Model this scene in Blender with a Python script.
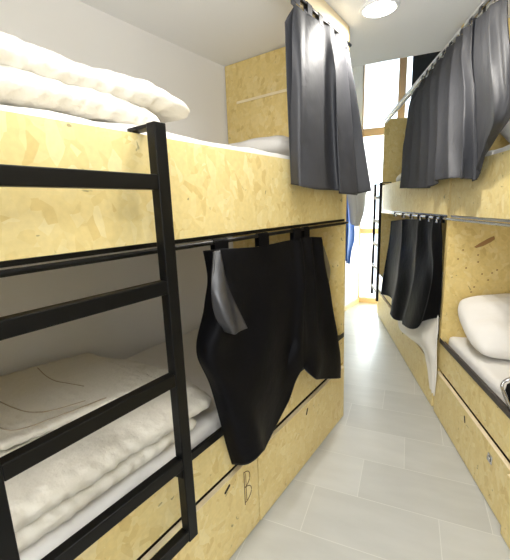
import bpy, bmesh, math, random
from mathutils import Vector, Matrix, noise
C = bpy.context.scene.collection
for o in list(bpy.data.objects): bpy.data.objects.remove(o)
R = math.radians

# ------------------------------------------------------------------ camera, world, lights, exposure
F_PX, H = 355.0, 1.5
roll, pitch = R(2.0), math.atan(73/F_PX)
dn = Vector((math.sin(roll)*math.cos(pitch), math.cos(roll)*math.cos(pitch), math.sin(pitch)))  # world down in camera (x right, y down, z fwd)
def hor(x): return 280 + (-(dn.z)*F_PX - dn.x*(x-255))/dn.y
def cray(x, y): return Vector(((x-255)/F_PX, (y-280)/F_PX, 1.0))
vY = cray(410, hor(410)).normalized(); vU = -dn; vX = vY.cross(vU)
M3 = Matrix((vX, vY, vU))                       # camera(y-down) -> world
def wray(x, y): return M3 @ cray(x, y)
cam = bpy.data.cameras.new('camera'); co = bpy.data.objects.new('camera', cam); C.objects.link(co)
cam.sensor_fit = 'VERTICAL'; cam.sensor_height = 24.0; cam.lens = 24.0*F_PX/560.0; cam.clip_start = 0.02
rot = M3 @ Matrix(((1,0,0),(0,-1,0),(0,0,-1)))
co.matrix_world = Matrix.Translation((0,0,H)) @ rot.to_4x4()
bpy.context.scene.camera = co
sc = bpy.context.scene
sc.view_settings.view_transform = 'Standard'; sc.view_settings.look = 'None'
sc.view_settings.gamma = 1.0; sc.view_settings.use_curve_mapping = False
sc.view_settings.exposure = 0.98
w = bpy.data.worlds.new('world'); sc.world = w; w.use_nodes = True
bg = w.node_tree.nodes['Background']; bg.inputs[0].default_value = (0.80, 0.90, 1.0, 1); bg.inputs[1].default_value = 2.3
CEIL = 2.52
SPOTS = [(-0.20, 2.25), (-0.30, 1.04), (-0.25, -0.2)]
SPOT_W = [8, 3.8, 2]
for (x, y), pw in zip(SPOTS, SPOT_W):
    l = bpy.data.lights.new('downlight_lamp', 'AREA'); l.shape = 'DISK'; l.size = 0.10; l.energy = pw
    l.color = (1.0, 0.96, 0.90)
    o = bpy.data.objects.new('downlight_lamp', l); C.objects.link(o); o.location = (x, y, CEIL-0.03)

for nm, loc, rx, sx, sy, e in (('rear_fill', (-0.3,-2.9,1.6), 98, 1.8, 1.6, 38), ('ceiling_fill', (0.30,-0.05,1.75), 172, 0.6, 0.6, 22), ('window_light', (-0.1,6.2,0.9), -128, 1.6, 1.8, 150)):  # first two are added fill lamps: one behind camera, one aimed at ceiling
    l = bpy.data.lights.new(nm, 'AREA'); l.shape = 'RECTANGLE'; l.size = sx; l.size_y = sy; l.energy = e
    l.color = (0.93, 0.96, 1.0) if e < 60 else (0.86, 0.93, 1.0)
    o = bpy.data.objects.new(nm, l); C.objects.link(o); o.location = loc; o.rotation_euler = (R(rx), 0, 0)

# ------------------------------------------------------------------ frames of the two rows of beds
def hdir(x):
    v = M3 @ cray(x, hor(x)); v.z = 0; return v.normalized()
def floor_pt(x, y):
    r = wray(x, y); t = -H/r.z; return Vector((0,0,H)) + r*t
UL, UR = hdir(514), hdir(314)
OL, OR = floor_pt(343, 414), floor_pt(434, 409)
OL.z = OR.z = 0
DL = Vector((-UL.y, UL.x, 0)); DR = Vector((UR.y, -UR.x, 0))    # into the beds
SIDE = {'L': (OL, UL, DL, math.atan2(UL.y, UL.x), 1), 'R': (OR, UR, DR, math.atan2(-UR.y, -UR.x), -1)}
def W(side, s, d, z):
    o, u, dd, a, sg = SIDE[side]; return o + u*s + dd*d + Vector((0,0,z))
def onplane(side, x, y, d):
    """point of the vertical plane d behind the bed fronts -> (s, d, z)"""
    o, u, dd, a, sg = SIDE[side]; r = wray(x, y); c = Vector((0,0,H))
    t = ((o + dd*d) - c).dot(dd)/r.dot(dd); p = c + r*t
    return ((p-o).dot(u), d, p.z)
def oncross(side, x, y, s):
    o, u, dd, a, sg = SIDE[side]; r = wray(x, y); c = Vector((0,0,H))
    t = ((o + u*s) - c).dot(u)/r.dot(u); p = c + r*t
    return (s, (p-o).dot(dd), p.z)

# ------------------------------------------------------------------ materials
def newmat(name):
    m = bpy.data.materials.new(name); m.use_nodes = True; nt = m.node_tree
    return m, nt, nt.nodes['Principled BSDF']
def N(nt, t, **k):
    n = nt.nodes.new(t)
    for a, b in k.items(): setattr(n, a, b)
    return n
def plain(name, col, rough=0.6, metal=0.0, bump=0.0, bscale=200, var=0.0, sheen=0.0, spec=0.5, wrinkle=0.0):
    m, nt, b = newmat(name); b.inputs['Base Color'].default_value = (*col, 1)
    b.inputs['Roughness'].default_value = rough; b.inputs['Metallic'].default_value = metal
    b.inputs['Specular IOR Level'].default_value = spec
    if sheen: b.inputs['Sheen Weight'].default_value = sheen; b.inputs['Sheen Roughness'].default_value = 0.4
    tc = N(nt, 'ShaderNodeTexCoord')
    if var:
        n = N(nt, 'ShaderNodeTexNoise'); n.inputs['Scale'].default_value = 3; n.inputs['Detail'].default_value = 4
        nt.links.new(tc.outputs['Object'], n.inputs['Vector'])
        mx = N(nt, 'ShaderNodeMix', data_type='RGBA')
        mx.inputs[6].default_value = (*[c*(1-var) for c in col], 1); mx.inputs[7].default_value = (*[min(1, c*(1+var)) for c in col], 1)
        nt.links.new(n.outputs['Fac'], mx.inputs[0]); nt.links.new(mx.outputs[2], b.inputs['Base Color'])
    if bump or wrinkle:
        n = N(nt, 'ShaderNodeTexNoise'); n.inputs['Scale'].default_value = bscale; n.inputs['Detail'].default_value = 3
        nt.links.new(tc.outputs['Object'], n.inputs['Vector'])
        bp = N(nt, 'ShaderNodeBump'); bp.inputs['Strength'].default_value = bump or wrinkle
        bp.inputs['Distance'].default_value = 0.002 if bump else 0.016
        nt.links.new(n.outputs['Fac'], bp.inputs['Height']); nt.links.new(bp.outputs['Normal'], b.inputs['Normal'])
    return m
def osb(name, base=(0.77, 0.62, 0.275), lo=(0.60, 0.42, 0.14), hi=(0.88, 0.78, 0.48)):
    """strand board: three turned layers of stretched chips, each with its own tone"""
    m, nt, b = newmat(name)
    tc = N(nt, 'ShaderNodeTexCoord'); L = nt.links.new
    nz = N(nt, 'ShaderNodeTexNoise'); nz.inputs['Scale'].default_value = 7; nz.inputs['Detail'].default_value = 2
    L(tc.outputs['Object'], nz.inputs['Vector'])
    ad = N(nt, 'ShaderNodeVectorMath', operation='MULTIPLY_ADD'); ad.inputs[1].default_value = (0.05,)*3
    L(nz.outputs['Color'], ad.inputs[0]); L(tc.outputs['Object'], ad.inputs[2])
    cols = []
    for i, (ang, sx, sz) in enumerate([(0.4, 15, 38), (-0.8, 18, 46), (1.3, 14, 36)]):
        mp = N(nt, 'ShaderNodeMapping', vector_type='TEXTURE'); mp.inputs['Rotation'].default_value = (ang*0.9, ang, ang*0.6)
        mp.inputs['Scale'].default_value = (1/sx, 1/((sx+sz)/2), 1/sz); mp.inputs['Location'].default_value = (i*3.1, i*1.7, i*5.3)
        L(ad.outputs[0], mp.inputs['Vector'])
        v = N(nt, 'ShaderNodeTexVoronoi'); v.inputs['Scale'].default_value = 1.0; L(mp.outputs[0], v.inputs['Vector'])
        r = N(nt, 'ShaderNodeValToRGB'); e = r.color_ramp.elements
        e[0].position = 0.0; e[0].color = (*lo, 1); e[1].position = 1.0; e[1].color = (*hi, 1)
        for p_, c_ in ((0.10, tuple(a*0.75+b_*0.25 for a, b_ in zip(base, lo))), (0.35, base), (0.8, tuple(a*0.6+b_*0.4 for a, b_ in zip(base, hi)))):
            x = e.new(p_); x.color = (*c_, 1)
        sp = N(nt, 'ShaderNodeSeparateColor'); L(v.outputs['Color'], sp.inputs[0]); L(sp.outputs[0], r.inputs[0])
        cols.append((r, sp, v))
    sel = N(nt, 'ShaderNodeMix', data_type='RGBA'); g1 = N(nt, 'ShaderNodeMath', operation='GREATER_THAN'); g1.inputs[1].default_value = 0.55
    L(cols[1][1].outputs[1], g1.inputs[0]); L(g1.outputs[0], sel.inputs[0]); L(cols[0][0].outputs[0], sel.inputs[6]); L(cols[1][0].outputs[0], sel.inputs[7])
    sel2 = N(nt, 'ShaderNodeMix', data_type='RGBA'); g2 = N(nt, 'ShaderNodeMath', operation='GREATER_THAN'); g2.inputs[1].default_value = 0.6
    L(cols[2][1].outputs[1], g2.inputs[0]); L(g2.outputs[0], sel2.inputs[0]); L(sel.outputs[2], sel2.inputs[6]); L(cols[2][0].outputs[0], sel2.inputs[7])
    soft = N(nt, 'ShaderNodeMix', data_type='RGBA'); soft.inputs[0].default_value = 0.52
    soft.inputs[7].default_value = (*base, 1); L(sel2.outputs[2], soft.inputs[6])
    # fine grain and a few knots
    gr = N(nt, 'ShaderNodeTexNoise'); gr.inputs['Scale'].default_value = 60; gr.inputs['Detail'].default_value = 4; L(tc.outputs['Object'], gr.inputs['Vector'])
    gm = N(nt, 'ShaderNodeMapRange'); gm.inputs[1].default_value = 0.25; gm.inputs[2].default_value = 0.75; gm.inputs[3].default_value = 0.93; gm.inputs[4].default_value = 1.05
    L(gr.outputs['Fac'], gm.inputs[0])
    kv = N(nt, 'ShaderNodeTexNoise'); kv.inputs['Scale'].default_value = 22; kv.inputs['Detail'].default_value = 1; kv.inputs['Distortion'].default_value = 1.5; L(tc.outputs['Object'], kv.inputs['Vector'])
    kr = N(nt, 'ShaderNodeMapRange'); kr.inputs[1].default_value = 0.74; kr.inputs[2].default_value = 0.78; kr.inputs[3].default_value = 1.0; kr.inputs[4].default_value = 0.5; L(kv.outputs['Fac'], kr.inputs[0])
    mu = N(nt, 'ShaderNodeMath', operation='MULTIPLY'); L(gm.outputs[0], mu.inputs[0]); L(kr.outputs[0], mu.inputs[1])
    vm = N(nt, 'ShaderNodeVectorMath', operation='SCALE'); L(soft.outputs[2], vm.inputs[0]); L(mu.outputs[0], vm.inputs['Scale'])
    L(vm.outputs[0], b.inputs['Base Color'])
    b.inputs['Roughness'].default_value = 0.38; b.inputs['Specular IOR Level'].default_value = 0.4
    bp = N(nt, 'ShaderNodeBump'); bp.inputs['Strength'].default_value = 0.12; bp.inputs['Distance'].default_value = 0.002
    L(gr.outputs['Fac'], bp.inputs['Height']); L(bp.outputs['Normal'], b.inputs['Normal'])
    return m
def tiles(name):
    m, nt, b = newmat(name); L = nt.links.new
    tc = N(nt, 'ShaderNodeTexCoord'); sx = N(nt, 'ShaderNodeSeparateXYZ'); L(tc.outputs['Object'], sx.inputs[0])
    def ma(op, a, b_=None, c=None):
        n = N(nt, 'ShaderNodeMath', operation=op)
        for i, v in enumerate((a, b_, c)):
            if v is None: continue
            if isinstance(v, (int, float)): n.inputs[i].default_value = v
            else: L(v, n.inputs[i])
        return n.outputs[0]
    yr = ma('DIVIDE', ma('SUBTRACT', sx.outputs['Y'], 1.35), 0.30); row = ma('FLOOR', yr); fy = ma('SUBTRACT', yr, row)
    xr = ma('DIVIDE', ma('SUBTRACT', sx.outputs['X'], ma('ADD', ma('MULTIPLY', row, 0.2215), 0.2)), 0.60); colm = ma('FLOOR', xr); fx = ma('SUBTRACT', xr, colm)
    ey = ma('MINIMUM', fy, ma('SUBTRACT', 1.0, fy)); ex = ma('MINIMUM', fx, ma('SUBTRACT', 1.0, fx))
    g = ma('MINIMUM', ma('MULTIPLY', ey, 0.30), ma('MULTIPLY', ex, 0.60)); gm = ma('LESS_THAN', g, 0.0018)
    cb = N(nt, 'ShaderNodeCombineXYZ'); L(row, cb.inputs[0]); L(colm, cb.inputs[1])
    wn = N(nt, 'ShaderNodeTexWhiteNoise', noise_dimensions='3D'); L(cb.outputs[0], wn.inputs['Vector'])
    mp = N(nt, 'ShaderNodeMapping'); mp.inputs['Scale'].default_value = (1.2, 4.0, 1); L(tc.outputs['Object'], mp.inputs['Vector'])
    nz = N(nt, 'ShaderNodeTexNoise'); nz.inputs['Scale'].default_value = 3.0; nz.inputs['Detail'].default_value = 6; L(mp.outputs[0], nz.inputs['Vector'])
    t = ma('ADD', ma('MULTIPLY', wn.outputs['Value'], 0.35), ma('MULTIPLY', nz.outputs['Fac'], 0.65))
    r = N(nt, 'ShaderNodeValToRGB'); r.color_ramp.elements[0].position = 0.25; r.color_ramp.elements[0].color = (0.46, 0.46, 0.43, 1)
    r.color_ramp.elements[1].position = 0.8; r.color_ramp.elements[1].color = (0.56, 0.56, 0.53, 1); L(t, r.inputs[0])
    mx = N(nt, 'ShaderNodeMix', data_type='RGBA'); L(gm, mx.inputs[0]); L(r.outputs[0], mx.inputs[6]); mx.inputs[7].default_value = (0.60, 0.60, 0.56, 1)
    L(mx.outputs[2], b.inputs['Base Color']); b.inputs['Roughness'].default_value = 0.32
    bp = N(nt, 'ShaderNodeBump'); bp.inputs['Strength'].default_value = 0.2; bp.inputs['Distance'].default_value = 0.002; bp.invert = True
    L(gm, bp.inputs['Height']); L(bp.outputs['Normal'], b.inputs['Normal'])
    return m
def emit(name, col, st):
    m, nt, b = newmat(name); b.inputs['Base Color'].default_value = (*col, 1)
    b.inputs['Emission Color'].default_value = (*col, 1); b.inputs['Emission Strength'].default_value = st; return m
MAT = dict(
    wall=plain('white_paint', (0.90, 0.885, 0.855), 0.8, bump=0.1, bscale=350),
    ceil=plain('ceiling_paint', (0.90, 0.90, 0.885), 0.85, bump=0.05, bscale=300),
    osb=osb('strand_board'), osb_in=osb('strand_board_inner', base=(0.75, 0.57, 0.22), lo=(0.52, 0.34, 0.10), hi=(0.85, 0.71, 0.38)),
    ply=plain('cut_board_edge', (0.85, 0.72, 0.47), 0.6, var=0.12, bump=0.3, bscale=150),
    tile=tiles('stone_tile'),
    black=plain('black_powder_coat', (0.003, 0.003, 0.003), 0.36, spec=0.2),
    satin=plain('black_satin', (0.003, 0.003, 0.004), 0.55, spec=0.08, wrinkle=0.22, bscale=14),
    satin_lit=plain('black_satin_lit', (0.032, 0.033, 0.039), 0.60, spec=0.55, wrinkle=0.22, bscale=14),  # same black satin, lightened to stand for stronger light on upper curtains
    lining=plain('curtain_lining', (0.03, 0.03, 0.033), 0.33, spec=0.7, wrinkle=0.25, bscale=14),
    seam=plain('curtain_seam', (0.02, 0.02, 0.022), 0.6),
    linen=plain('white_linen', (0.80, 0.77, 0.72), 0.85, sheen=0.2, wrinkle=0.5, bscale=9),
    duvet=plain('duvet_cotton', (0.74, 0.70, 0.61), 0.8, sheen=0.2, wrinkle=0.5, bscale=26),
    piping=plain('duvet_piping', (0.42, 0.34, 0.24), 0.8),
    steel=plain('brushed_steel', (0.62, 0.62, 0.62), 0.25, metal=1.0),
    bronze=plain('dark_edge_metal', (0.06, 0.05, 0.045), 0.4, metal=0.3),
    pine=plain('orange_window_wood', (0.72, 0.50, 0.30), 0.45, var=0.15),  # orange wood with the pale bloom of the window put into its colour
    white=plain('white_metal', (0.85, 0.85, 0.85), 0.4),
    dark=plain('gap_shade', (0.02, 0.012, 0.006), 0.9),  # near-black for the shade inside drawer gaps and finger slots
    blind=plain('dark_blind_cloth', (0.018, 0.022, 0.03), 0.7),
    blue=plain('blue_towel_cloth', (0.02, 0.16, 0.62), 0.9, sheen=0.3, bump=0.4, bscale=120),
    wtowel=plain('white_towel_cloth', (0.78, 0.78, 0.78), 0.9, bump=0.4, bscale=120),
    lamp=emit('lamp_diffuser', (1.0, 0.97, 0.90), 6.0),
    ink=plain('pencil_mark', (0.16, 0.10, 0.05), 0.8),
    brown=plain('brown_wood_chip', (0.36, 0.19, 0.06), 0.6, var=0.2),
)
gm_, nt_, b_ = newmat('window_glass')
for n in list(nt_.nodes):
    if n.type != 'OUTPUT_MATERIAL': nt_.nodes.remove(n)
tr = N(nt_, 'ShaderNodeBsdfTransparent'); gl = N(nt_, 'ShaderNodeBsdfGlossy'); gl.inputs['Roughness'].default_value = 0.02
fr = N(nt_, 'ShaderNodeFresnel'); fr.inputs[0].default_value = 1.45; mxs = N(nt_, 'ShaderNodeMixShader')
tr.inputs[0].default_value = (0.95, 0.98, 0.98, 1)
nt_.links.new(fr.outputs[0], mxs.inputs[0]); nt_.links.new(tr.outputs[0], mxs.inputs[1]); nt_.links.new(gl.outputs[0], mxs.inputs[2])
nt_.links.new(mxs.outputs[0], nt_.nodes['Material Output'].inputs['Surface']); MAT['glass'] = gm_

# ------------------------------------------------------------------ mesh builder
class MB:
    def __init__(s): s.v = []; s.f = []; s.smooth = False
    def box(s, a, b):
        x0, y0, z0 = a; x1, y1, z1 = b; n = len(s.v)
        s.v += [(x0,y0,z0),(x1,y0,z0),(x1,y1,z0),(x0,y1,z0),(x0,y0,z1),(x1,y0,z1),(x1,y1,z1),(x0,y1,z1)]
        s.f += [tuple(n+i for i in q) for q in ((0,3,2,1),(4,5,6,7),(0,1,5,4),(1,2,6,5),(2,3,7,6),(3,0,4,7))]; return s
    def tube(s, pts, r, n=10, closed=False):
        pts = [Vector(p) for p in pts]; base = len(s.v); m = len(pts)
        for i, p in enumerate(pts):
            a = pts[i-1] if (i or closed) else pts[0]; b = pts[(i+1) % m] if (i < m-1 or closed) else pts[-1]
            t = (b-a).normalized(); up = Vector((0,0,1)) if abs(t.z) < .95 else Vector((1,0,0))
            e = t.cross(up).normalized(); g = e.cross(t)
            for k in range(n):
                th = 2*math.pi*k/n; s.v.append(tuple(p + e*r*math.cos(th) + g*r*math.sin(th)))
        for i in range(m if closed else m-1):
            for k in range(n):
                j = (i+1) % m
                s.f.append((base+i*n+k, base+i*n+(k+1)%n, base+j*n+(k+1)%n, base+j*n+k))
        if not closed:
            s.f.append(tuple(base+k for k in range(n))[::-1]); s.f.append(tuple(base+(m-1)*n+k for k in range(n)))
        return s
    def prism(s, poly, axis, a, b):
        """poly of 2-D points in the other two axes, pushed along axis from a to b"""
        n = len(s.v); k = len(poly)
        for c in (a, b):
            for p in poly:
                q = list(p); q.insert(axis, c); s.v.append(tuple(q))
        s.f.append(tuple(n+i for i in range(k))); s.f.append(tuple(n+k+i for i in range(k))[::-1])
        for i in range(k): s.f.append((n+i, n+(i+1)%k, n+k+(i+1)%k, n+k+i))
        return s
    def grid(s, rows):
        n = len(s.v); w_ = len(rows[0])
        for r in rows: s.v += [tuple(p) for p in r]
        for i in range(len(rows)-1):
            for j in range(w_-1): s.f.append((n+i*w_+j, n+i*w_+j+1, n+(i+1)*w_+j+1, n+(i+1)*w_+j))
        s.smooth = True; return s
    def puff(s, c0, c1, r, seg=(40, 24, 8), fn=None):
        """rounded, displaced slab"""
        import itertools
        idx = {}
        (x0,y0,z0), (x1,y1,z1) = c0, c1
        nx, ny, nz = seg; base = len(s.v)
        ce = Vector(((x0+x1)/2, (y0+y1)/2, (z0+z1)/2)); hx = Vector(((x1-x0)/2, (y1-y0)/2, (z1-z0)/2))
        def vid(i, j, k):
            key = (i, j, k)
            if key in idx: return idx[key]
            p = Vector(((2*i/nx-1)*hx.x, (2*j/ny-1)*hx.y, (2*k/nz-1)*hx.z))
            q = Vector([max(-(hx[a]-min(r, hx[a])), min(hx[a]-min(r, hx[a]), p[a])) for a in range(3)])
            dv = p-q
            if dv.length > 1e-9:
                nn = dv.normalized(); rr = min(r, hx.z)
                sc_ = Vector([min(r, hx[a]) for a in range(3)])
                p = q + Vector([nn[a]*sc_[a] for a in range(3)])
            nrm = Vector((p.x/hx.x**1, p.y/hx.y, p.z/hx.z)); 
            nrm = dv.normalized() if dv.length > 1e-9 else Vector((0,0,1))
            u = ((p.x/hx.x)+1)/2; v = ((p.y/hx.y)+1)/2
            if fn: p = fn(p, nrm, u, v, ce)
            s.v.append(tuple(ce+p)); idx[key] = len(s.v)-1; return idx[key]
        for i in range(nx):
            for j in range(ny):
                s.f.append((vid(i,j,0), vid(i,j+1,0), vid(i+1,j+1,0), vid(i+1,j,0)))
                s.f.append((vid(i,j,nz), vid(i+1,j,nz), vid(i+1,j+1,nz), vid(i,j+1,nz)))
        for i in range(nx):
            for k in range(nz):
                s.f.append((vid(i,0,k), vid(i+1,0,k), vid(i+1,0,k+1), vid(i,0,k+1)))
                s.f.append((vid(i,ny,k), vid(i,ny,k+1), vid(i+1,ny,k+1), vid(i+1,ny,k)))
        for j in range(ny):
            for k in range(nz):
                s.f.append((vid(0,j,k), vid(0,j,k+1), vid(0,j+1,k+1), vid(0,j+1,k)))
                s.f.append((vid(nx,j,k), vid(nx,j+1,k), vid(nx,j+1,k+1), vid(nx,j,k+1)))
        s.smooth = True; return s
    def build(s, name, mat, side=None, parent=None, base=None, bevel=0.0, solid=0.0, subd=0):
        """vertices are (s,d,z) of a bed row when side is given, world otherwise"""
        me = bpy.data.meshes.new(name)
        sg = SIDE[side][4] if side else 1
        if parent is not None: base = tuple(parent['_b']) if '_b' in parent else (0,0,0)
        if base is None:
            xs, ys, zs = zip(*s.v); base = ((min(xs)+max(xs))/2, (min(ys)+max(ys))/2, min(zs))
        vs = [((p[0]-base[0])*sg, p[1]-base[1], p[2]-base[2]) for p in s.v]
        me.from_pydata(vs, [], s.f); me.update()
        bm = bmesh.new(); bm.from_mesh(me); bmesh.ops.recalc_face_normals(bm, faces=bm.faces); bm.to_mesh(me); bm.free()
        o = bpy.data.objects.new(name, me); C.objects.link(o); me.materials.append(MAT[mat] if isinstance(mat, str) else mat)
        if s.smooth:
            for p in me.polygons: p.use_smooth = True
        if parent is not None: o.parent = parent; o['_b'] = list(base)
        else:
            o['_b'] = list(base)
            if side: o.location = W(side, *base); o.rotation_euler.z = SIDE[side][3]
            else: o.location = base
        if solid:
            q = o.modifiers.new('cloth', 'SOLIDIFY'); q.thickness = solid; q.offset = 0
        if bevel:
            q = o.modifiers.new('edge', 'BEVEL'); q.width = bevel; q.segments = 2; q.limit_method = 'ANGLE'
        if subd:
            q = o.modifiers.new('sub', 'SUBSURF'); q.levels = subd; q.render_levels = subd
        return o
def tag(o, label, cat, group=None, kind=None):
    o['label'] = label; o['category'] = cat
    if group: o['group'] = group
    if kind: o['kind'] = kind
    return o
def thing(name, label, cat, side, base, group=None):
    o = bpy.data.objects.new(name, None); C.objects.link(o); o.empty_display_size = 0.1
    o['_b'] = list(base)
    if side: o.location = W(side, *base); o.rotation_euler.z = SIDE[side][3]
    else: o.location = base
    return tag(o, label, cat, group)
def struct(name, mb, mat, side=None, parent=None, **k):
    o = mb.build(name, mat, side, parent, **k)
    if parent is None: o['kind'] = 'structure'
    return o
def cr(p0, p1, p2, p3, t):
    return tuple(0.5*((2*b)+(-a+c)*t+(2*a-5*b+4*c-d)*t*t+(-a+3*b-3*c+d)*t**3) for a, b, c, d in zip(p0, p1, p2, p3))
def spline(pts, n):
    m = len(pts)-1; out = []
    for i in range(n+1):
        x = i*m/n; k = min(int(x), m-1); t = x-k
        out.append(cr(pts[max(k-1,0)], pts[k], pts[k+1], pts[min(k+2,m)], t))
    return out
def net(rows, nu, nv, fn=None):
    """smooth sheet through a grid of (s,d,z) points"""
    a = [spline(r, nu) for r in rows]
    colsl = [spline([r[j] for r in a], nv) for j in range(nu+1)]
    out = [[Vector(colsl[j][i]) for j in range(nu+1)] for i in range(nv+1)]
    if fn:
        for i in range(nv+1):
            for j in range(nu+1): out[i][j] = fn(out[i][j], j/nu, i/nv)
    return out

# ------------------------------------------------------------------ the room
BD = 0.94                                   # bed depth
WD = BD+0.012
LEN_L, LEN_N, LEN_F = 2.40, 2.40, 2.42
struct('floor', MB().box((-3.5,-3.1,-0.05), (3.5,6.6,0)), 'tile', base=(0,0,0))
SE = 3.05                                   # the low ceiling stops here; the window end is taller
struct('ceiling', MB().box((-3.5,-3.1,CEIL), (3.5,SE,CEIL+0.25)), 'ceil')
struct('trim_1', MB().box((-3.5,SE-0.12,CEIL+0.25), (3.5,SE,3.95)), 'wall')
struct('trim_2', MB().box((-3.5,SE-0.12,3.95), (3.5,6.6,4.05)), 'ceil')
struct('wall_left', MB().box((-6.2, WD, 0), (3.6, WD+0.1, 3.95)), 'wall', 'L')
struct('wall_right', MB().box((-6.2, WD, 0), (3.6, WD+0.1, 3.95)), 'wall', 'R')
struct('wall_back', MB().box((-3.5,-3.2,0), (3.5,-3.1,2.75)), 'wall')
struct('baseboard_left', MB().box((0.02, WD-0.012, 0), (3.19, WD, 0.07)), 'ply', 'L')
WY = 5.5
xr = 0.75
struct('wall_far', MB().box((-3.5,WY,0), (-0.78,WY+0.2,3.95)).box((xr,WY,0), (3.5,WY+0.2,3.95)).box((-0.78,WY,3.75), (xr,WY+0.2,3.95)), 'wall')
wf = MB()
for x0, x1 in ((-0.78,-0.655), (-0.215,-0.12), (0.30,0.39), (xr-0.08,xr)): wf.box((x0,WY+0.0,0), (x1,WY+0.08,3.75))
for z0, z1 in ((0.0,0.075), (1.05,1.13), (2.42,2.52), (3.68,3.75)): wf.box((-0.78,WY+0.005,z0), (xr,WY+0.075,z1))
win = struct('window_1', wf, 'pine', bevel=0.004)
pb = MB()
for x0, x1 in ((-0.655,-0.215), (-0.12,0.30), (0.39,xr-0.08)):
    for z0, z1 in ((0.075,1.05), (1.13,2.42), (2.52,3.68)): pb.box((x0,WY+0.035,z0), (x1,WY+0.041,z1))
struct('pane', pb, 'glass', parent=win)
hb = MB().box((-0.62,WY-0.03,1.25),(-0.60,WY-0.015,1.38)).box((-0.625,WY-0.015,1.29),(-0.595,WY,1.33))
struct('terrace', MB().box((-8,WY+0.2,-0.06), (8,14,-0.01)), plain('pale_terrace', (0.72,0.74,0.76), 0.8), base=(0,9,0))['kind'] = 'structure'
# roller blind in the high window
bl = thing('roller_blind', 'dark blue-black roller blind high in the far window', 'blind', None, (0.12, WY-0.06, 2.6))
MB().box((-0.055,WY-0.05,2.6), (0.28,WY-0.045,3.62)).build('blind_cloth', 'blind', parent=bl)
MB().tube([(-0.06,WY-0.055,3.64),(0.285,WY-0.055,3.64)], 0.02, 12).build('roller', 'black', parent=bl)
# downlights
for i, (x, y) in enumerate(SPOTS):
    n = 40
    t = thing('downlight', ['round white recessed downlight glowing in the ceiling between the curtains',
        'round white ceiling downlight above the middle of the aisle, out of view', 'round white ceiling downlight behind the viewer'][i], 'ceiling light', None, (x, y, CEIL-0.012), 'recessed downlights')
    mb = MB(); rp = [(0.085,CEIL-0.012),(0.098,CEIL-0.010),(0.104,CEIL-0.001),(0.085,CEIL-0.001)]
    ring = []
    for k in range(n):
        a = 2*math.pi*k/n
        for r_, z_ in rp: mb.v.append((x+r_*math.cos(a), y+r_*math.sin(a), z_))
    for k in range(n):
        for q in range(4):
            mb.f.append((k*4+q, ((k+1)%n)*4+q, ((k+1)%n)*4+(q+1)%4, k*4+(q+1)%4))
    mb.smooth = True; mb.build('trim_ring', 'white', parent=t)
    mb = MB().prism([(x+0.086*math.cos(2*math.pi*k/n), y+0.086*math.sin(2*math.pi*k/n)) for k in range(n)], 2, CEIL-0.009, CEIL-0.002)
    mb.build('diffuser', 'lamp', parent=t)

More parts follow.
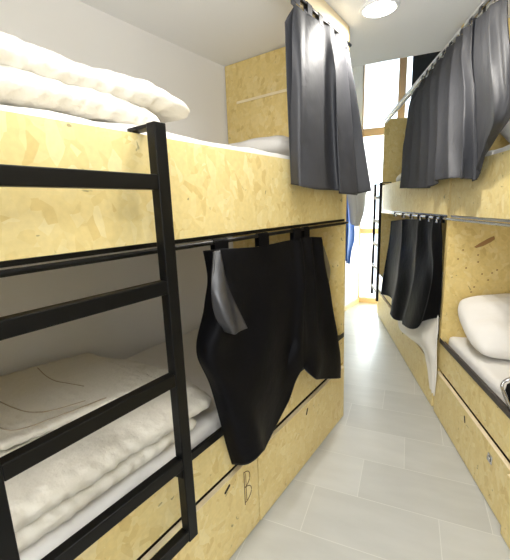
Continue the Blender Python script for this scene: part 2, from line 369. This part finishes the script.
# ------------------------------------------------------------------ bunk beds
T = 0.022
def bunk(side, s0, s1, label, zdraw, zedge, drawers, slots, locks=(), zup=(1.405, 1.713), header='ply', far_panel=True, near_panel=True, headz=2.40, rail_mat='black', edge_mat='black'):
    b = thing('bunk_bed', label, 'bunk bed', side, ((s0+s1)/2, BD/2, 0), 'built-in strand board bunk beds')
    def P(mb, name, mat, bevel=0.0015, **k): return mb.build(name, mat, side, b, bevel=bevel, **k)
    zt = CEIL-0.004
    for a, c in ((s0, s0+T), (s1-T, s1)):
        P(MB().box((a, 0.001, 0), (c, BD, zt)), 'end_panel', 'osb_in')
    P(MB().box((s0+T, 0.0, zup[0]), (s1-T, T, zup[1])), 'guard_board', 'osb')
    P(MB().box((s0+T, T+0.001, zup[0]+0.012), (s1-T, BD, zup[0]+0.034)), 'upper_base', 'osb_in')
    P(MB().box((s0+T, T+0.001, zedge-0.17), (s1-T, BD, zedge-0.15)), 'lower_base', 'osb_in')
    P(MB().box((s0+T, 0.0, zdraw+0.030), (s1-T, T, zedge-0.03)), 'lower_board', 'osb')
    P(MB().box((s0+T, -0.006, zedge-0.032), (s1-T, 0.034, zedge-0.026)).box((s0+T, -0.006, zedge-0.026), (s1-T, -0.001, zedge)), 'edge_trim', edge_mat, 0.0008)
    P(MB().box((s0+T, 0.0, headz), (s1-T, T, zt)), 'header_board', header)
    # curtain rails: a flat track and the round rod in front of it
    P(MB().box((s0+T, 0.004, zup[0]-0.014), (s1-T, 0.022, zup[0]-0.001)), 'track', rail_mat, 0.001)
    P(MB().tube([(s0+T, -0.014, zup[0]-0.024), (s1-T, -0.014, zup[0]-0.024)], 0.008, 12), 'lower_rod', rail_mat, 0)
    P(MB().tube([(s0+T, -0.014, headz+0.006), (s1-T, -0.014, headz+0.006)], 0.009, 12), 'upper_rod', 'steel' if rail_mat == 'steel' else 'black', 0)
    for a, c, d0 in drawers:
        P(MB().box((a+0.003, d0, 0.008), (c-0.003, d0+T, zdraw)), 'drawer', 'osb', 0.0012)
        MB().box((a+0.003, d0, zdraw+0.0002), (c-0.003, d0+T, zdraw+0.003)).build('lit_edge_band', 'ply', side, b.children[-1] if False else [o for o in C.objects if o.parent == b][-1])  # cap on the drawer's cut edge, coloured paler to look lit from above
    ds = [o for o in C.objects if o.parent == b and o.name.startswith('drawer')]
    P(MB().box((s0+T, T+0.012, 0.0), (s1-T, T+0.03, zdraw+0.03)), 'shade_panel', 'dark', 0)  # near-black sheet standing for the shade seen through the drawer gap
    for s_, z_, tilt in slots:
        dr = min(ds, key=lambda o: 0 if min(v.co.x*SIDE[side][4]+b['_b'][0] for v in o.data.vertices) <= s_ <= max(v.co.x*SIDE[side][4]+b['_b'][0] for v in o.data.vertices) else 1)
        d0 = min(v.co.y for v in dr.data.vertices)+b['_b'][1]
        pts = []
        for k in range(20):
            a = 2*math.pi*k/20; x = (0.014*(1 if math.cos(a) > 0 else -1)+0.007*math.cos(a)); y = 0.007*math.sin(a)
            pts.append((s_+x*math.cos(tilt)-y*math.sin(tilt), z_+x*math.sin(tilt)+y*math.cos(tilt)))
        mb = MB().prism(pts, 1, d0-0.0008, d0+0.004); o = mb.build('finger_slot', 'dark', side, dr)
    for s_, z_ in locks:
        dr = ds[0]
        for o in ds:
            xs = [v.co.x*SIDE[side][4]+b['_b'][0] for v in o.data.vertices]
            if min(xs) <= s_ <= max(xs): dr = o
        d0 = min(v.co.y for v in dr.data.vertices)+b['_b'][1]
        lk = MB().box((s_-0.022, d0-0.006, z_-0.022), (s_+0.022, d0, z_+0.022)).box((s_-0.012, d0-0.013, z_-0.012), (s_+0.012, d0-0.006, z_+0.012)).build('lock', 'steel', side, dr, bevel=0.003)
    return b, ds
bunkL, dsL = bunk('L', -LEN_L, 0.0, 'long pale strand board bunk bed along the left wall with the large black ladder', 0.385, 0.635,
    [(-LEN_L+T, -1.08, -0.010), (-1.08, -T, -0.013)], [(-1.30, 0.352, 0.5), (-0.589, 0.336, 1.1)])
bunkN, dsN = bunk('R', -LEN_N, -0.001, 'strand board bunk bed at the near right with a steel lock on its drawer', 0.312, 0.562,
    [(-1.03, -T, -0.012), (-LEN_N+T, -1.03, -0.034)], [(-0.529, 0.258, 1.2)], [(-0.842, 0.245)], header='white', headz=2.46, rail_mat='steel', edge_mat='bronze')
bunkF, dsF = bunk('R', 0.001, LEN_F, 'strand board bunk bed at the far right, by the window, with the small ladder', 0.312, 0.562,
    [(T, 1.2, -0.012), (1.2, LEN_F-T, -0.012)], [(0.95, 0.25, 1.2)], header='white', headz=2.46, rail_mat='steel', edge_mat='bronze')
# thin pale strip across the end wall of the upper left bunk
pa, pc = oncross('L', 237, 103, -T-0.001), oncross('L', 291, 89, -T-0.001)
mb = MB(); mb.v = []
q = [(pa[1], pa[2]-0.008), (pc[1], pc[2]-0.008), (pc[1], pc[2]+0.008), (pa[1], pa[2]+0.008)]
mb.prism(q, 0, -T-0.006, -T-0.0005); mb.build('pale_strip', 'ply', 'L', bunkL)
# brown chip in the right inner panel
pts = [oncross('R', x, y, -T-0.001) for x, y in ((474,247),(480,243),(489,238),(494,236),(495,239),(491,242),(483,246),(476,248))]
MB().prism([(p[1], p[2]) for p in pts], 0, -T-0.003, -T-0.0005).build('wood_chip', 'brown', 'R', bunkN)
for x, y in ((458,259),(466,268),(478,255),(478,262),(474,287),(482,274),(488,280),(492,273),(463,250),(471,292),(497,270)):
    p = oncross('R', x, y, -T-0.001); a = 0.006
    MB().prism([(p[1]-a, p[2]-a*.5), (p[1]+a*.6, p[2]-a), (p[1]+a, p[2]+a*.7), (p[1]-a*.4, p[2]+a)], 0, -T-0.002, -T-0.0005).build('dark_fleck', 'brown', 'R', bunkN)
# hand drawn letter B on the left drawer
def stroke(pts, r=0.0022):
    return [(s_, -0.0105, z_) for s_, z_ in pts]
s0, z0, hh, ww = -1.187, 0.195, 0.155, 0.05
arc = lambda cz, rz, rx: [(s0+rx*math.sin(t), cz+rz*math.cos(t)) for t in [math.pi*k/12 for k in range(13)]]
b1 = MB().tube(stroke([(s0, z0-0.01), (s0, z0+hh+0.004)]), 0.0022, 6).tube(stroke([(s0+0.012, z0+0.006), (s0+0.012, z0+hh-0.01)]), 0.0016, 6)
b1.tube(stroke(arc(z0+hh*0.75, hh*0.25, ww*0.85)), 0.0022, 6).tube(stroke(arc(z0+hh*0.25, hh*0.25, ww)), 0.0022, 6)
b1.build('letter_mark', 'ink', 'L', min(dsL, key=lambda o: -max(v.co.x for v in o.data.vertices) if False else (0 if o is dsL[0] else 1)))

# ------------------------------------------------------------------ ladders
def ladder(side, sa, sb, dfront, zt, zb, rungs, label, w_=0.04, dep=0.035, hook=True, gus=None):
    t = thing('bunk_ladder', label, 'ladder', side, ((sa+sb)/2, dfront+dep/2, zb), 'black steel ladders hooked on bunk guard boards')
    for s_ in (sa, sb):
        mb = MB().box((s_-w_/2, dfront, zb), (s_+w_/2, dfront+dep, zt)); st = mb.build('stile', 'black', side, t, bevel=0.003)
        if hook:
            MB().box((s_-w_/2+0.002, dfront+dep, zt-0.012), (s_+w_/2-0.002, 0.030, zt-0.002)).box((s_-w_/2+0.002, 0.024, zt-0.055), (s_+w_/2-0.002, 0.030, zt-0.012)).build('hook', 'black', side, st, bevel=0.001)
    for z_ in rungs:
        MB().box((sa+w_/2, dfront+0.002, z_-0.02), (sb-w_/2, dfront+dep-0.002, z_+0.02)).build('rung', 'black', side, t, bevel=0.003)
    if gus:
        for z_ in gus:
            MB().prism([(sb-w_/2, z_-0.02), (sb-w_/2-0.035, z_-0.02), (sb-w_/2, z_-0.055)], 1, dfront+0.008, dfront+0.022).build('gusset', 'black', side, t)
    return t
ladder('L', -2.067, -1.568, -0.09, 1.730, 0.40, [1.575, 1.282, 0.992, 0.700, 0.425],
    'large black steel ladder hooked over the near left bunk board', gus=[0.700])
ladder('R', 2.0, 2.41, -0.10, 1.735, 0.28, [1.56, 1.27, 0.98, 0.69, 0.40],
    'small black ladder hooked on the far right bunk, in front of the window', w_=0.036, dep=0.03)

# ------------------------------------------------------------------ bedding
def wob(p, ce, a, fq, seed=0.0): 
    return noise.noise((p+ce)*fq + Vector((seed, seed*1.7, 0)))*a
def mattress(side, s0, s1, z0, z1, label, seed, d0=0.04, amp=0.008):
    def fn(p, n, u, v, ce):
        q = p.copy(); k = 1 if p.z > 0 else 0
        q += n*wob(p, ce, amp*k, 5, seed) + n*wob(p, ce, amp*0.5*k, 14, seed); return q
    o = MB().puff((s0, d0, z0), (s1, BD-0.01, z1), 0.035, (60, 28, 5), fn).build('mattress', 'linen', side)
    return tag(o, label, 'mattress', 'white sheeted mattresses')
mattress('L', -2.36, -0.03, 0.486, 0.655, 'white sheeted mattress on the lower left bunk, under the folded duvet', 1)
mattress('L', -2.36, -0.03, 1.442, 1.745, 'white sheeted mattress on the upper left bunk, its edge just above the board', 2, 0.036, 0.012)
mattress('R', -2.36, -0.03, 0.413, 0.59, 'white mattress on the near right lower bunk, under the white pillow', 3)
mattress('R', -2.36, -0.03, 1.442, 1.752, 'white mattress on the near right upper bunk, behind its guard board', 4, 0.03, 0.015)
mattress('R', 0.03, 2.38, 0.413, 0.59, 'white mattress on the far right lower bunk, behind the short black curtain', 5)
mattress('R', 0.03, 2.38, 1.442, 1.68, 'white mattress on the far right upper bunk, behind its guard board', 6)
def quilt(amp=0.012, seed=0, cell=0.34, drop=None):
    def fn(p, n, u, v, ce):
        q = p.copy(); g = p+ce
        # puffed channels, fine gathers beside the seams
        a = abs(math.sin(math.pi*g.x/cell + 0.4*math.sin(g.y*6))) ** 0.5; b_ = abs(math.sin(math.pi*g.y/cell + seed)) ** 0.5
        k = a*b_*amp*0.8 + wob(p, ce, amp*0.9, 5, seed) + wob(Vector((p.x*.5,p.y,p.z)), ce, amp*0.6, 19, seed+3) + wob(Vector((p.x,p.y*.3,p.z)), ce, amp*0.45, 34, seed+9)
        rim = 1-min(1, min(u, 1-u, v, 1-v)*9)
        k += rim*0.0018*math.sin(g.x*120+g.y*120+5*noise.noise(g*9))
        q += n*k
        if drop: q = drop(q, u, v)
        return q
    return fn
# folded duvet on the upper left bunk
dv = thing('folded_duvet', 'thick cream duvet folded in layers on the upper left bunk', 'duvet', 'L', (-1.8, 0.38, 1.76), 'folded cream duvets')
def dropA(q, u, v): q.z -= 0.035*max(0, (u-0.72)/0.28)**2; return q
def dropB(q, u, v): q.z += 0.012*math.sin(u*7)-0.030*max(0, (u-0.80)/0.20)**2; q.x += 0.07*v*max(0, u-0.5); k = max(0, (u-0.80)/0.20); q.z = (q.z+0.04)*(1-0.45*k**1.5)-0.04; return q
MB().puff((-2.32, 0.055, 1.760), (-1.42, 0.80, 1.828), 0.045, (110, 60, 8), quilt(0.008, 1, drop=dropA)).build('lower_fold', 'duvet', 'L', dv)
MB().puff((-2.32, 0.05, 1.820), (-1.28, 0.80, 1.898), 0.075, (120, 60, 8), quilt(0.010, 2, drop=dropB)).build('upper_fold', 'duvet', 'L', dv)
# folded duvet on the lower left bunk
dv = thing('folded_duvet', 'thick cream duvet folded in layers on the lower left bunk, behind the ladder', 'duvet', 'L', (-1.75, 0.45, 0.665), 'folded cream duvets')
def taper(zf, extra=None):
    def f(q, u, v):
        q.z = zf + (q.z-zf)*(1.06-0.42*u)*(1+0.15*v*(1-u))
        if extra: extra(q, u, v)
        return q
    return f
def bend(q, u, v): q.x += 0.07*math.sin(v*3.5)*u
MB().puff((-2.34, 0.045, 0.668), (-1.38, 0.88, 0.738), 0.036, (110, 80, 8), quilt(0.006, 4, drop=taper(-0.035))).build('lower_fold', 'duvet', 'L', dv)
MB().puff((-2.34, 0.035, 0.740), (-1.30, 0.87, 0.825), 0.044, (120, 80, 8), quilt(0.007, 5, drop=taper(-0.112, bend))).build('upper_fold', 'duvet', 'L', dv)
MB().puff((-1.95, 0.27, 0.795), (-1.36, 0.84, 0.822), 0.012, (60, 60, 5), quilt(0.003, 7, drop=lambda q, u, v: (q.__setitem__(2, q.z+0.03*(1-u)-0.022*u), q)[1])).build('turned_corner', 'duvet', 'L', dv)
def seam_on(o, side, path, parent):
    b0 = o['_b']; sg = SIDE[side][4]
    vs = [(v.co.x*sg+b0[0], v.co.y+b0[1], v.co.z+b0[2]) for v in o.data.vertices]
    pts = []
    for s_, d_, _ in spline([(a, c, 0) for a, c in path], 24):
        near = sorted(vs, key=lambda p: (p[0]-s_)**2+(p[1]-d_)**2)[:10]; pts.append((s_, d_, max(p[2] for p in near)+0.0005))
    MB().tube(pts, 0.0022, 6).build('seam', 'piping', side, parent)
tc_ = [o for o in dv.children if o.name.startswith('turned_corner')] or [o for o in C.objects if o.name.startswith('turned_corner')]
seam_on(tc_[0], 'L', [(-1.90, 0.70), (-1.91, 0.50), (-1.90, 0.33), (-1.75, 0.30), (-1.60, 0.295)], tc_[0])
seam_on(tc_[0], 'L', [(-1.85, 0.66), (-1.84, 0.50), (-1.80, 0.38), (-1.66, 0.33)], tc_[0])
seam_on(tc_[0], 'L', [(-1.62, 0.80), (-1.64, 0.62), (-1.60, 0.45)], tc_[0])
def pillow(side, c, hs, hd, hz, tilt, label, yaw=0.0, seed=0, tiltd=0.0, group='white pillows'):
    mb = MB(); nu = nv = 30; rows_t = []; rows_b = []
    Rm = Matrix.Rotation(yaw, 3, 'Z') @ Matrix.Rotation(tilt, 3, 'Y') @ Matrix.Rotation(tiltd, 3, 'X')
    def pt(u, v, sgn):
        e = max(0, (1-abs(u)**2.6))*max(0, (1-abs(v)**2.6)); z = hz*e**0.40
        pin = 1-0.10*(abs(u)**2*(1-abs(v)**2)+0) ; pin2 = 1-0.10*(abs(v)**2*(1-abs(u)**2))
        cc = 1-0.13*(abs(u)*abs(v))**3; p = Vector((u*hs*pin2*cc, v*hd*pin*cc, sgn*z)); n_ = (noise.noise(p*7+Vector((seed,0,0)))*0.03+noise.noise(Vector((p.x*22,p.y*7,seed)))*0.010)*min(1,e*3)
        return Rm @ (p+Vector((0,0,n_))) + Vector(c)
    g = lambda k, n: math.sin((k/n-0.5)*math.pi)
    mb.grid([[pt(g(i,nu), g(j,nv), 1) for j in range(nv+1)] for i in range(nu+1)])
    mb.grid([[pt(g(i,nu), g(j,nv), -1) for j in range(nv+1)] for i in range(nu+1)])
    me_o = mb.build('pillow', 'linen', side)
    bm = bmesh.new(); bm.from_mesh(me_o.data); bmesh.ops.remove_doubles(bm, verts=bm.verts, dist=0.0004); bmesh.ops.recalc_face_normals(bm, faces=bm.faces); bm.to_mesh(me_o.data); bm.free()
    for p in me_o.data.polygons: p.use_smooth = True
    return tag(me_o, label, 'pillow', group)
pillow('R', (-0.29, 0.39, 0.750), 0.24, 0.36, 0.11, -0.50, 'plump white pillow leaning on the end board of the near right lower bunk', seed=2)
pillow('L', (-0.25, 0.50, 1.838), 0.18, 0.30, 0.075, 0.12, 'white pillow at the far end of the upper left bunk', seed=5)
pillow('R', (-0.30, 0.50, 1.85), 0.20, 0.34, 0.09, -0.35, 'white pillow at the end board of the near right upper bunk, behind the gathered curtain', seed=11)
pillow('R', (2.12, 0.42, 1.78), 0.20, 0.30, 0.075, 0.12, 'white pillow at the window end of the far right upper bunk', seed=8)

# ------------------------------------------------------------------ curtains
def px(side, pts, ds):
    return [onplane(side, x, y, d) for (x, y), d in zip(pts, ds)]
def pleats(k, a0, a1, seed=0, jit=0.0):
    def fn(p, u, v):
        a = a0+(a1-a0)*v; ph = 2*math.pi*k*u + jit*noise.noise(Vector((u*4, v*1.5, seed)))*3
        q = p.copy(); q.y += a*(abs(math.sin(ph/2))*2-1) ; q.x += a*0.35*math.sin(ph)
        q.y += 0.006*noise.noise(Vector((u*9, v*5, seed+4))); return q
    return fn
def hem(grid_, r=0.0022):
    return MB().tube([tuple(p) for p in grid_[-1]][::1], r, 6)
def tabs(side, t, ss, ztop, zbot, wd, d=-0.014, name='tab', mat='satin'):
    for s_ in ss:
        pr = []
        for k in range(9):
            a = math.pi*k/8; pr.append((d-0.0115*math.cos(a), ztop+0.0115*math.sin(a)))
        out = [(d-0.0115, zbot)]+pr+[(d+0.0115, zbot)]; inn = [(d+0.009, zbot)]+[(d+(y_-d)*0.8, ztop+(z_-ztop)*0.8) for y_, z_ in pr[::-1]]+[(d-0.009, zbot)]
        mb = MB().prism(out+inn, 0, s_-wd/2, s_+wd/2); mb.build(name, mat, side, t)
# 1 upper left curtain
def curtain(side, rows, ds, fn, nu, nv, label, base_s, name='privacy_curtain', mat='satin', thick=0.003, group='black satin privacy curtains'):
    rr = [px(side, r, d) for r, d in zip(rows, ds)]
    g = net(rr, nu, nv, fn); zs = min(p.z for r in g for p in r)
    t = thing(name, label, 'curtain', side, (base_s, -0.03, zs), group)
    MB().grid(g).build('panel', mat, side, t, solid=thick)
    hem(g).build('hem', 'seam', side, t)
    return t, g
rows = [[(294,4),(301,10),(312,17),(324,24),(334,30),(341,36),(347,42)],
        [(292,40),(301,44),(313,48),(325,52),(335,56),(343,60),(350,64)],
        [(291,110),(301,113),(315,116),(330,118),(338,120),(348,120),(358,120)],
        [(291,184),(301,186),(316,189),(333,190),(343,193),(354,195),(368,191)]]
ds = [[-0.02]*7, [-0.03,-0.05,-0.05,-0.03,-0.05,-0.03,-0.04], [-0.03,-0.08,-0.08,-0.04,-0.09,-0.05,-0.09], [-0.03,-0.10,-0.11,-0.06,-0.12,-0.09,-0.14]]
t, g = curtain('L', rows, ds, (lambda p, u, v: pleats(3.5, 0.009, 0.018, 1, 0.5)(p, u, v) if False else p+Vector((0, -(0.004+0.018*max(0,min(1,(u-0.45)/0.12)))*(abs(math.sin(math.pi*4.2*u+0.6*v))*2-1)*(0.5+0.6*v)+0.008*noise.noise(Vector((u*4,v*3,7))), 0))), 90, 60, 'tall black satin curtain hanging at the far end of the upper left bunk', -0.35, mat='satin_lit')
back = net([px('L', [(285,22),(288,16),(293,8)], [-0.005,-0.008,-0.012]), px('L', [(287,90),(289,90),(292,90)], [-0.004,-0.008,-0.015]), px('L', [(291,182),(292,183),(294,185)], [-0.012,-0.016,-0.02])], 12, 20)
MB().grid(back).build('turned_back_edge', 'satin_lit', 'L', t, solid=0.003)
tabs('L', t, [-0.68,-0.56,-0.44,-0.32,-0.20,-0.12], 2.406, 2.365, 0.045, mat='satin_lit')
# 2 lower left curtain, tied up and draped
rows = [[(203,251),(219,249),(240,248),(262,246),(285,241),(298,239),(308,237),(319,237)],
        [(206,275),(224,276),(243,274),(264,272),(287,268),(300,264),(311,262),(323,262)],
        [(203,305),(228,312),(247,306),(267,302),(289,298),(302,292),(314,290),(329,292)],
        [(197,350),(216,360),(244,362),(265,358),(286,346),(302,332),(317,335),(336,334)],
        [(212,388),(228,398),(249,404),(266,402),(284,378),(301,352),(320,360),(339,358)],
        [(232,464),(247,464),(262,452),(267,444),(288,402),(302,368),(316,379),(340,377)]]
ds = [[-0.02,-0.03,-0.03,-0.03,-0.03,-0.035,-0.03,-0.03],
      [0.03,-0.05,-0.05,-0.045,-0.045,-0.06,-0.05,-0.04],
      [0.02,-0.10,-0.06,-0.06,-0.05,-0.08,-0.06,-0.05],
      [-0.01,-0.09,-0.075,-0.08,-0.05,-0.09,-0.07,-0.06],
      [-0.02,-0.09,-0.10,-0.07,-0.05,-0.10,-0.10,-0.06],
      [-0.03,-0.10,-0.12,-0.06,-0.05,-0.08,-0.12,-0.07]]
def sag(p, u, v):
    q = p.copy(); k = math.sin(math.pi*v)
    q.y -= 0.012*k*math.sin(2*math.pi*(1.5*u+0.9*v))*(1 if u < .75 else 0.4) + 0.016*max(0, (u-0.55)/0.45)*math.sin(u*46+v)
    q.y += 0.005*noise.noise(Vector((u*7, v*7, 1))); return q
t, g = curtain('L', rows, ds, sag, 90, 90, 'black satin curtain draped in a swag over the lower left bunk', -0.9)
flap = net([px('L', [(213,252),(216,251),(219,250)], [-0.05,-0.055,-0.055]), px('L', [(210,285),(219,288),(229,286)], [-0.07,-0.10,-0.085]),
            px('L', [(214,312),(228,318),(240,312)], [-0.08,-0.125,-0.10]), px('L', [(226,332),(236,334),(246,328)], [-0.10,-0.135,-0.11])], 20, 30,
            lambda p, u, v: p+Vector((0, -0.006*math.sin(u*9+v*5), 0)))
MB().grid(flap).build('folded_corner', 'lining', 'L', t, solid=0.003)
rr = [px('L', [(228,318),(236,316),(243,314)], [-0.11]*3), px('L', [(228,350),(235,352),(241,352)], [-0.10,-0.11,-0.105])]
tabs('L', t, [-1.27, -0.995, -0.70], 1.381, 1.335, 0.075)
tabs('L', t, [-0.60], 1.381, 1.33, 0.055)
tail = net([px('L', [(318,238),(321,242),(324,247)], [0.02,0.03,0.05]), px('L', [(320,258),(325,262),(330,268)], [0.02,0.035,0.06]), px('L', [(321,275),(325,278),(329,282)], [0.02,0.03,0.05])], 10, 14)
MB().grid(tail).build('loose_end', 'lining', 'L', t, solid=0.003)
# 3 upper right far curtain
rows = [[(418,88),(425,79),(432,70),(440,60),(449,48),(458,37),(467,27),(476,17)],
        [(411,105),(418,98),(426,90),(434,82),(443,75),(454,66),(465,58),(475,55)],
        [(406,145),(414,142),(423,138),(432,132),(440,128),(452,124),(466,118),(478,115)],
        [(401,188),(410,188),(420,188),(430,187),(438,180),(451,178),(463,178),(475,180)]]
ds = [[-0.035]*8, [-0.03]*8, [-0.05,-0.05,-0.05,-0.05,-0.07,-0.08,-0.07,-0.03], [-0.06,-0.06,-0.06,-0.07,-0.10,-0.12,-0.09,-0.03]]
t, g = curtain('R', rows, ds, pleats(7, 0.016, 0.024, 2, 0.4), 140, 60, 'pleated black satin curtain hanging on the far right upper bunk', 0.5, mat='satin_lit')
tabs('R', t, [0.72,0.60,0.48,0.36,0.24,0.12], 2.466, 2.44, 0.03, mat='satin_lit')
# 4 upper right near curtain, gathered back towards the bed
rows = [[(474,21),(481,14),(488,8),(496,2),(503,-4),(511,-11)],
        [(473,45),(480,42),(488,36),(497,30),(504,26),(510,22)],
        [(476,90),(483,86),(491,80),(500,76),(508,72),(515,66)],
        [(479,128),(485,124),(493,120),(501,116),(508,112),(514,106)],
        [(478,150),(481,148),(486,144),(491,140),(495,136),(499,132)],
        [(474,181),(476,178),(478,172),(480,164),(481,156),(482,150)]]
ds = [[-0.035]*6, [-0.03,-0.05,-0.06,-0.05,-0.06,-0.04], [-0.03,-0.08,-0.10,-0.10,-0.09,-0.05], [-0.03,-0.08,-0.11,-0.11,-0.08,-0.03],
      [-0.02,-0.06,-0.08,-0.07,-0.05,-0.02], [-0.02,-0.04,-0.05,-0.04,-0.03,-0.02]]
t, g = curtain('R', rows, ds, pleats(2, 0.008, 0.010, 3, 0.4), 80, 70, 'black satin curtain gathered back at the near right upper bunk', -0.3, mat='satin_lit')
tabs('R', t, [-0.06,-0.18,-0.30,-0.42,-0.54], 2.466, 2.44, 0.03, mat='satin_lit')
# 5 lower right far curtain
rows = [[(392,221),(398,220),(406,219),(415,219),(424,219),(432,219),(440,220)],
        [(389,245),(396,246),(404,246),(414,246),(424,247),(432,247),(440,248)],
        [(385,275),(392,280),(399,284),(411,284),(421,284),(431,284),(439,285)],
        [(382,294),(390,299),(393,318),(402,321),(410,329),(423,322),(437,317)]]
ds = [[-0.02]*7, [-0.03]*7, [-0.04,-0.03,-0.07,-0.05,-0.08,-0.05,-0.03], [-0.05,-0.03,-0.09,-0.06,-0.12,-0.07,-0.03]]
t, g = curtain('R', rows, ds, pleats(3.5, 0.010, 0.020, 4, 0.8), 120, 60, 'short pleated black curtain over the far right lower bunk', 0.6)
tabs('R', t, [1.50,1.15,0.85,0.60,0.38,0.20,0.07], 1.383, 1.35, 0.05)
for s_ in (1.40, 1.05, 0.76, 0.52, 0.30, 0.13):
    MB().prism([(s_-0.02,1.350),(s_+0.02,1.350),(s_,1.378)], 1, -0.032, -0.028).build('clip', 'steel', 'R', t)

# ------------------------------------------------------------------ small things
rows = [[(398,300),(410,302),(424,300),(439,300)], [(398,322),(411,331),(425,330),(439,330)], [(402,332),(416,340),(428,343),(438,345)], [(420,343),(426,352),(433,356),(438,358)],
        [(427,362),(430,366),(434,370),(437.5,374)], [(431,388),(432,391),(434,394),(435,396)]]
ds = [[0.0]*4, [-0.03,-0.04,-0.04,-0.02], [-0.02,-0.035,-0.05,-0.02], [-0.014,-0.03,-0.04,-0.02], [-0.014,-0.025,-0.03,-0.016], [-0.012,-0.02,-0.022,-0.014]]
rr = [px('R', r, d) for r, d in zip(rows, ds)]
g = net(rr, 40, 50, lambda p, u, v: p+Vector((0, 0.006*math.sin(u*16+v*3)-0.003, 0)))
tag(MB().grid(g).build('bed_sheet', 'linen', 'R', solid=0.004), 'crumpled white sheet spilling over the drawer of the far right lower bunk', 'sheet')
# towels on the left wall beyond the left bunk
hk = thing('wall_hook', 'small steel hook on the white wall beyond the left bunk', 'hook', 'L', (1.7, WD-0.02, 1.80))
MB().box((1.685, WD-0.006, 1.76), (1.715, WD-0.001, 1.86)).build('plate', 'steel', 'L', hk)
MB().tube([(1.70, WD-0.006, 1.80), (1.70, WD-0.05, 1.79), (1.70, WD-0.06, 1.82)], 0.005, 8).build('peg', 'steel', 'L', hk)
rows = [[(341,184),(345,185),(350,187)], [(340,205),(346,207),(352,208)], [(340,225),(347,228),(354,236)], [(341,246),(346,252),(351,250)], [(343,258),(346,262),(349,264)]]
rr = [px('L', r, d) for r, d in zip(rows, [[.86,.84,.87],[.86,.82,.87],[.86,.82,.86],[.86,.83,.87],[.86,.84,.87]])]
tag(MB().grid(net(rr, 24, 40, lambda p, u, v: p+Vector((0, 0.02*math.sin(u*10), 0)))).build('blue_towel', 'blue', 'L', solid=0.006), 'bright blue towel hanging on the white wall beyond the left bunk', 'towel')
rows = [[(346,176),(352,178),(360,183),(366,190)], [(347,190),(353,193),(359,196),(365,199)], [(349,205),(354,208),(359,211),(363,213)], [(351,222),(353,225),(356,226),(358,226)]]
rr = [px('L', r, d) for r, d in zip(rows, [[.80,.74,.72,.74]]*4)]
tag(MB().grid(net(rr, 24, 40, lambda p, u, v: p+Vector((0, 0.02*math.sin(u*12), 0)))).build('white_towel', 'wtowel', 'L', solid=0.006), 'white towel hanging beside the blue one, in front of the window', 'towel')
# silver rounded frame lying on the near right mattress edge
pth = [onplane('R', x, y, d) for x, y, d in ((512.5,412,0.012),(508,402,0.012),(503.5,392,0.012),(502,387,0.014),(503,383,0.02),(506,380.5,0.03),(512,378,0.05),(520,376,0.07))]
fb = thing('metal_frame', 'silver rounded metal frame resting on the near right mattress edge', 'metal frame', 'R', (pth[3][0]-0.05, 0.04, 0.57))
sp = spline(pth, 40)
MB().tube(sp, 0.0075, 10).build('rim', 'steel', 'R', fb)
q = [Vector(onplane('R', x, y, d)) for x, y, d in ((514,412,0.02),(505,390,0.02),(507,384,0.03),(516,380,0.06))]
mb = MB(); mb.v = [tuple(p) for p in q]+[tuple(p+Vector((0,0.004,-0.002))) for p in q]
mb.f = [(0,1,2,3),(4,5,6,7),(0,1,5,4),(1,2,6,5),(2,3,7,6),(3,0,4,7)]; mb.build('inner_plate', 'black', 'R', fb)
for o in C.objects:
    if '_b' in o: del o['_b']
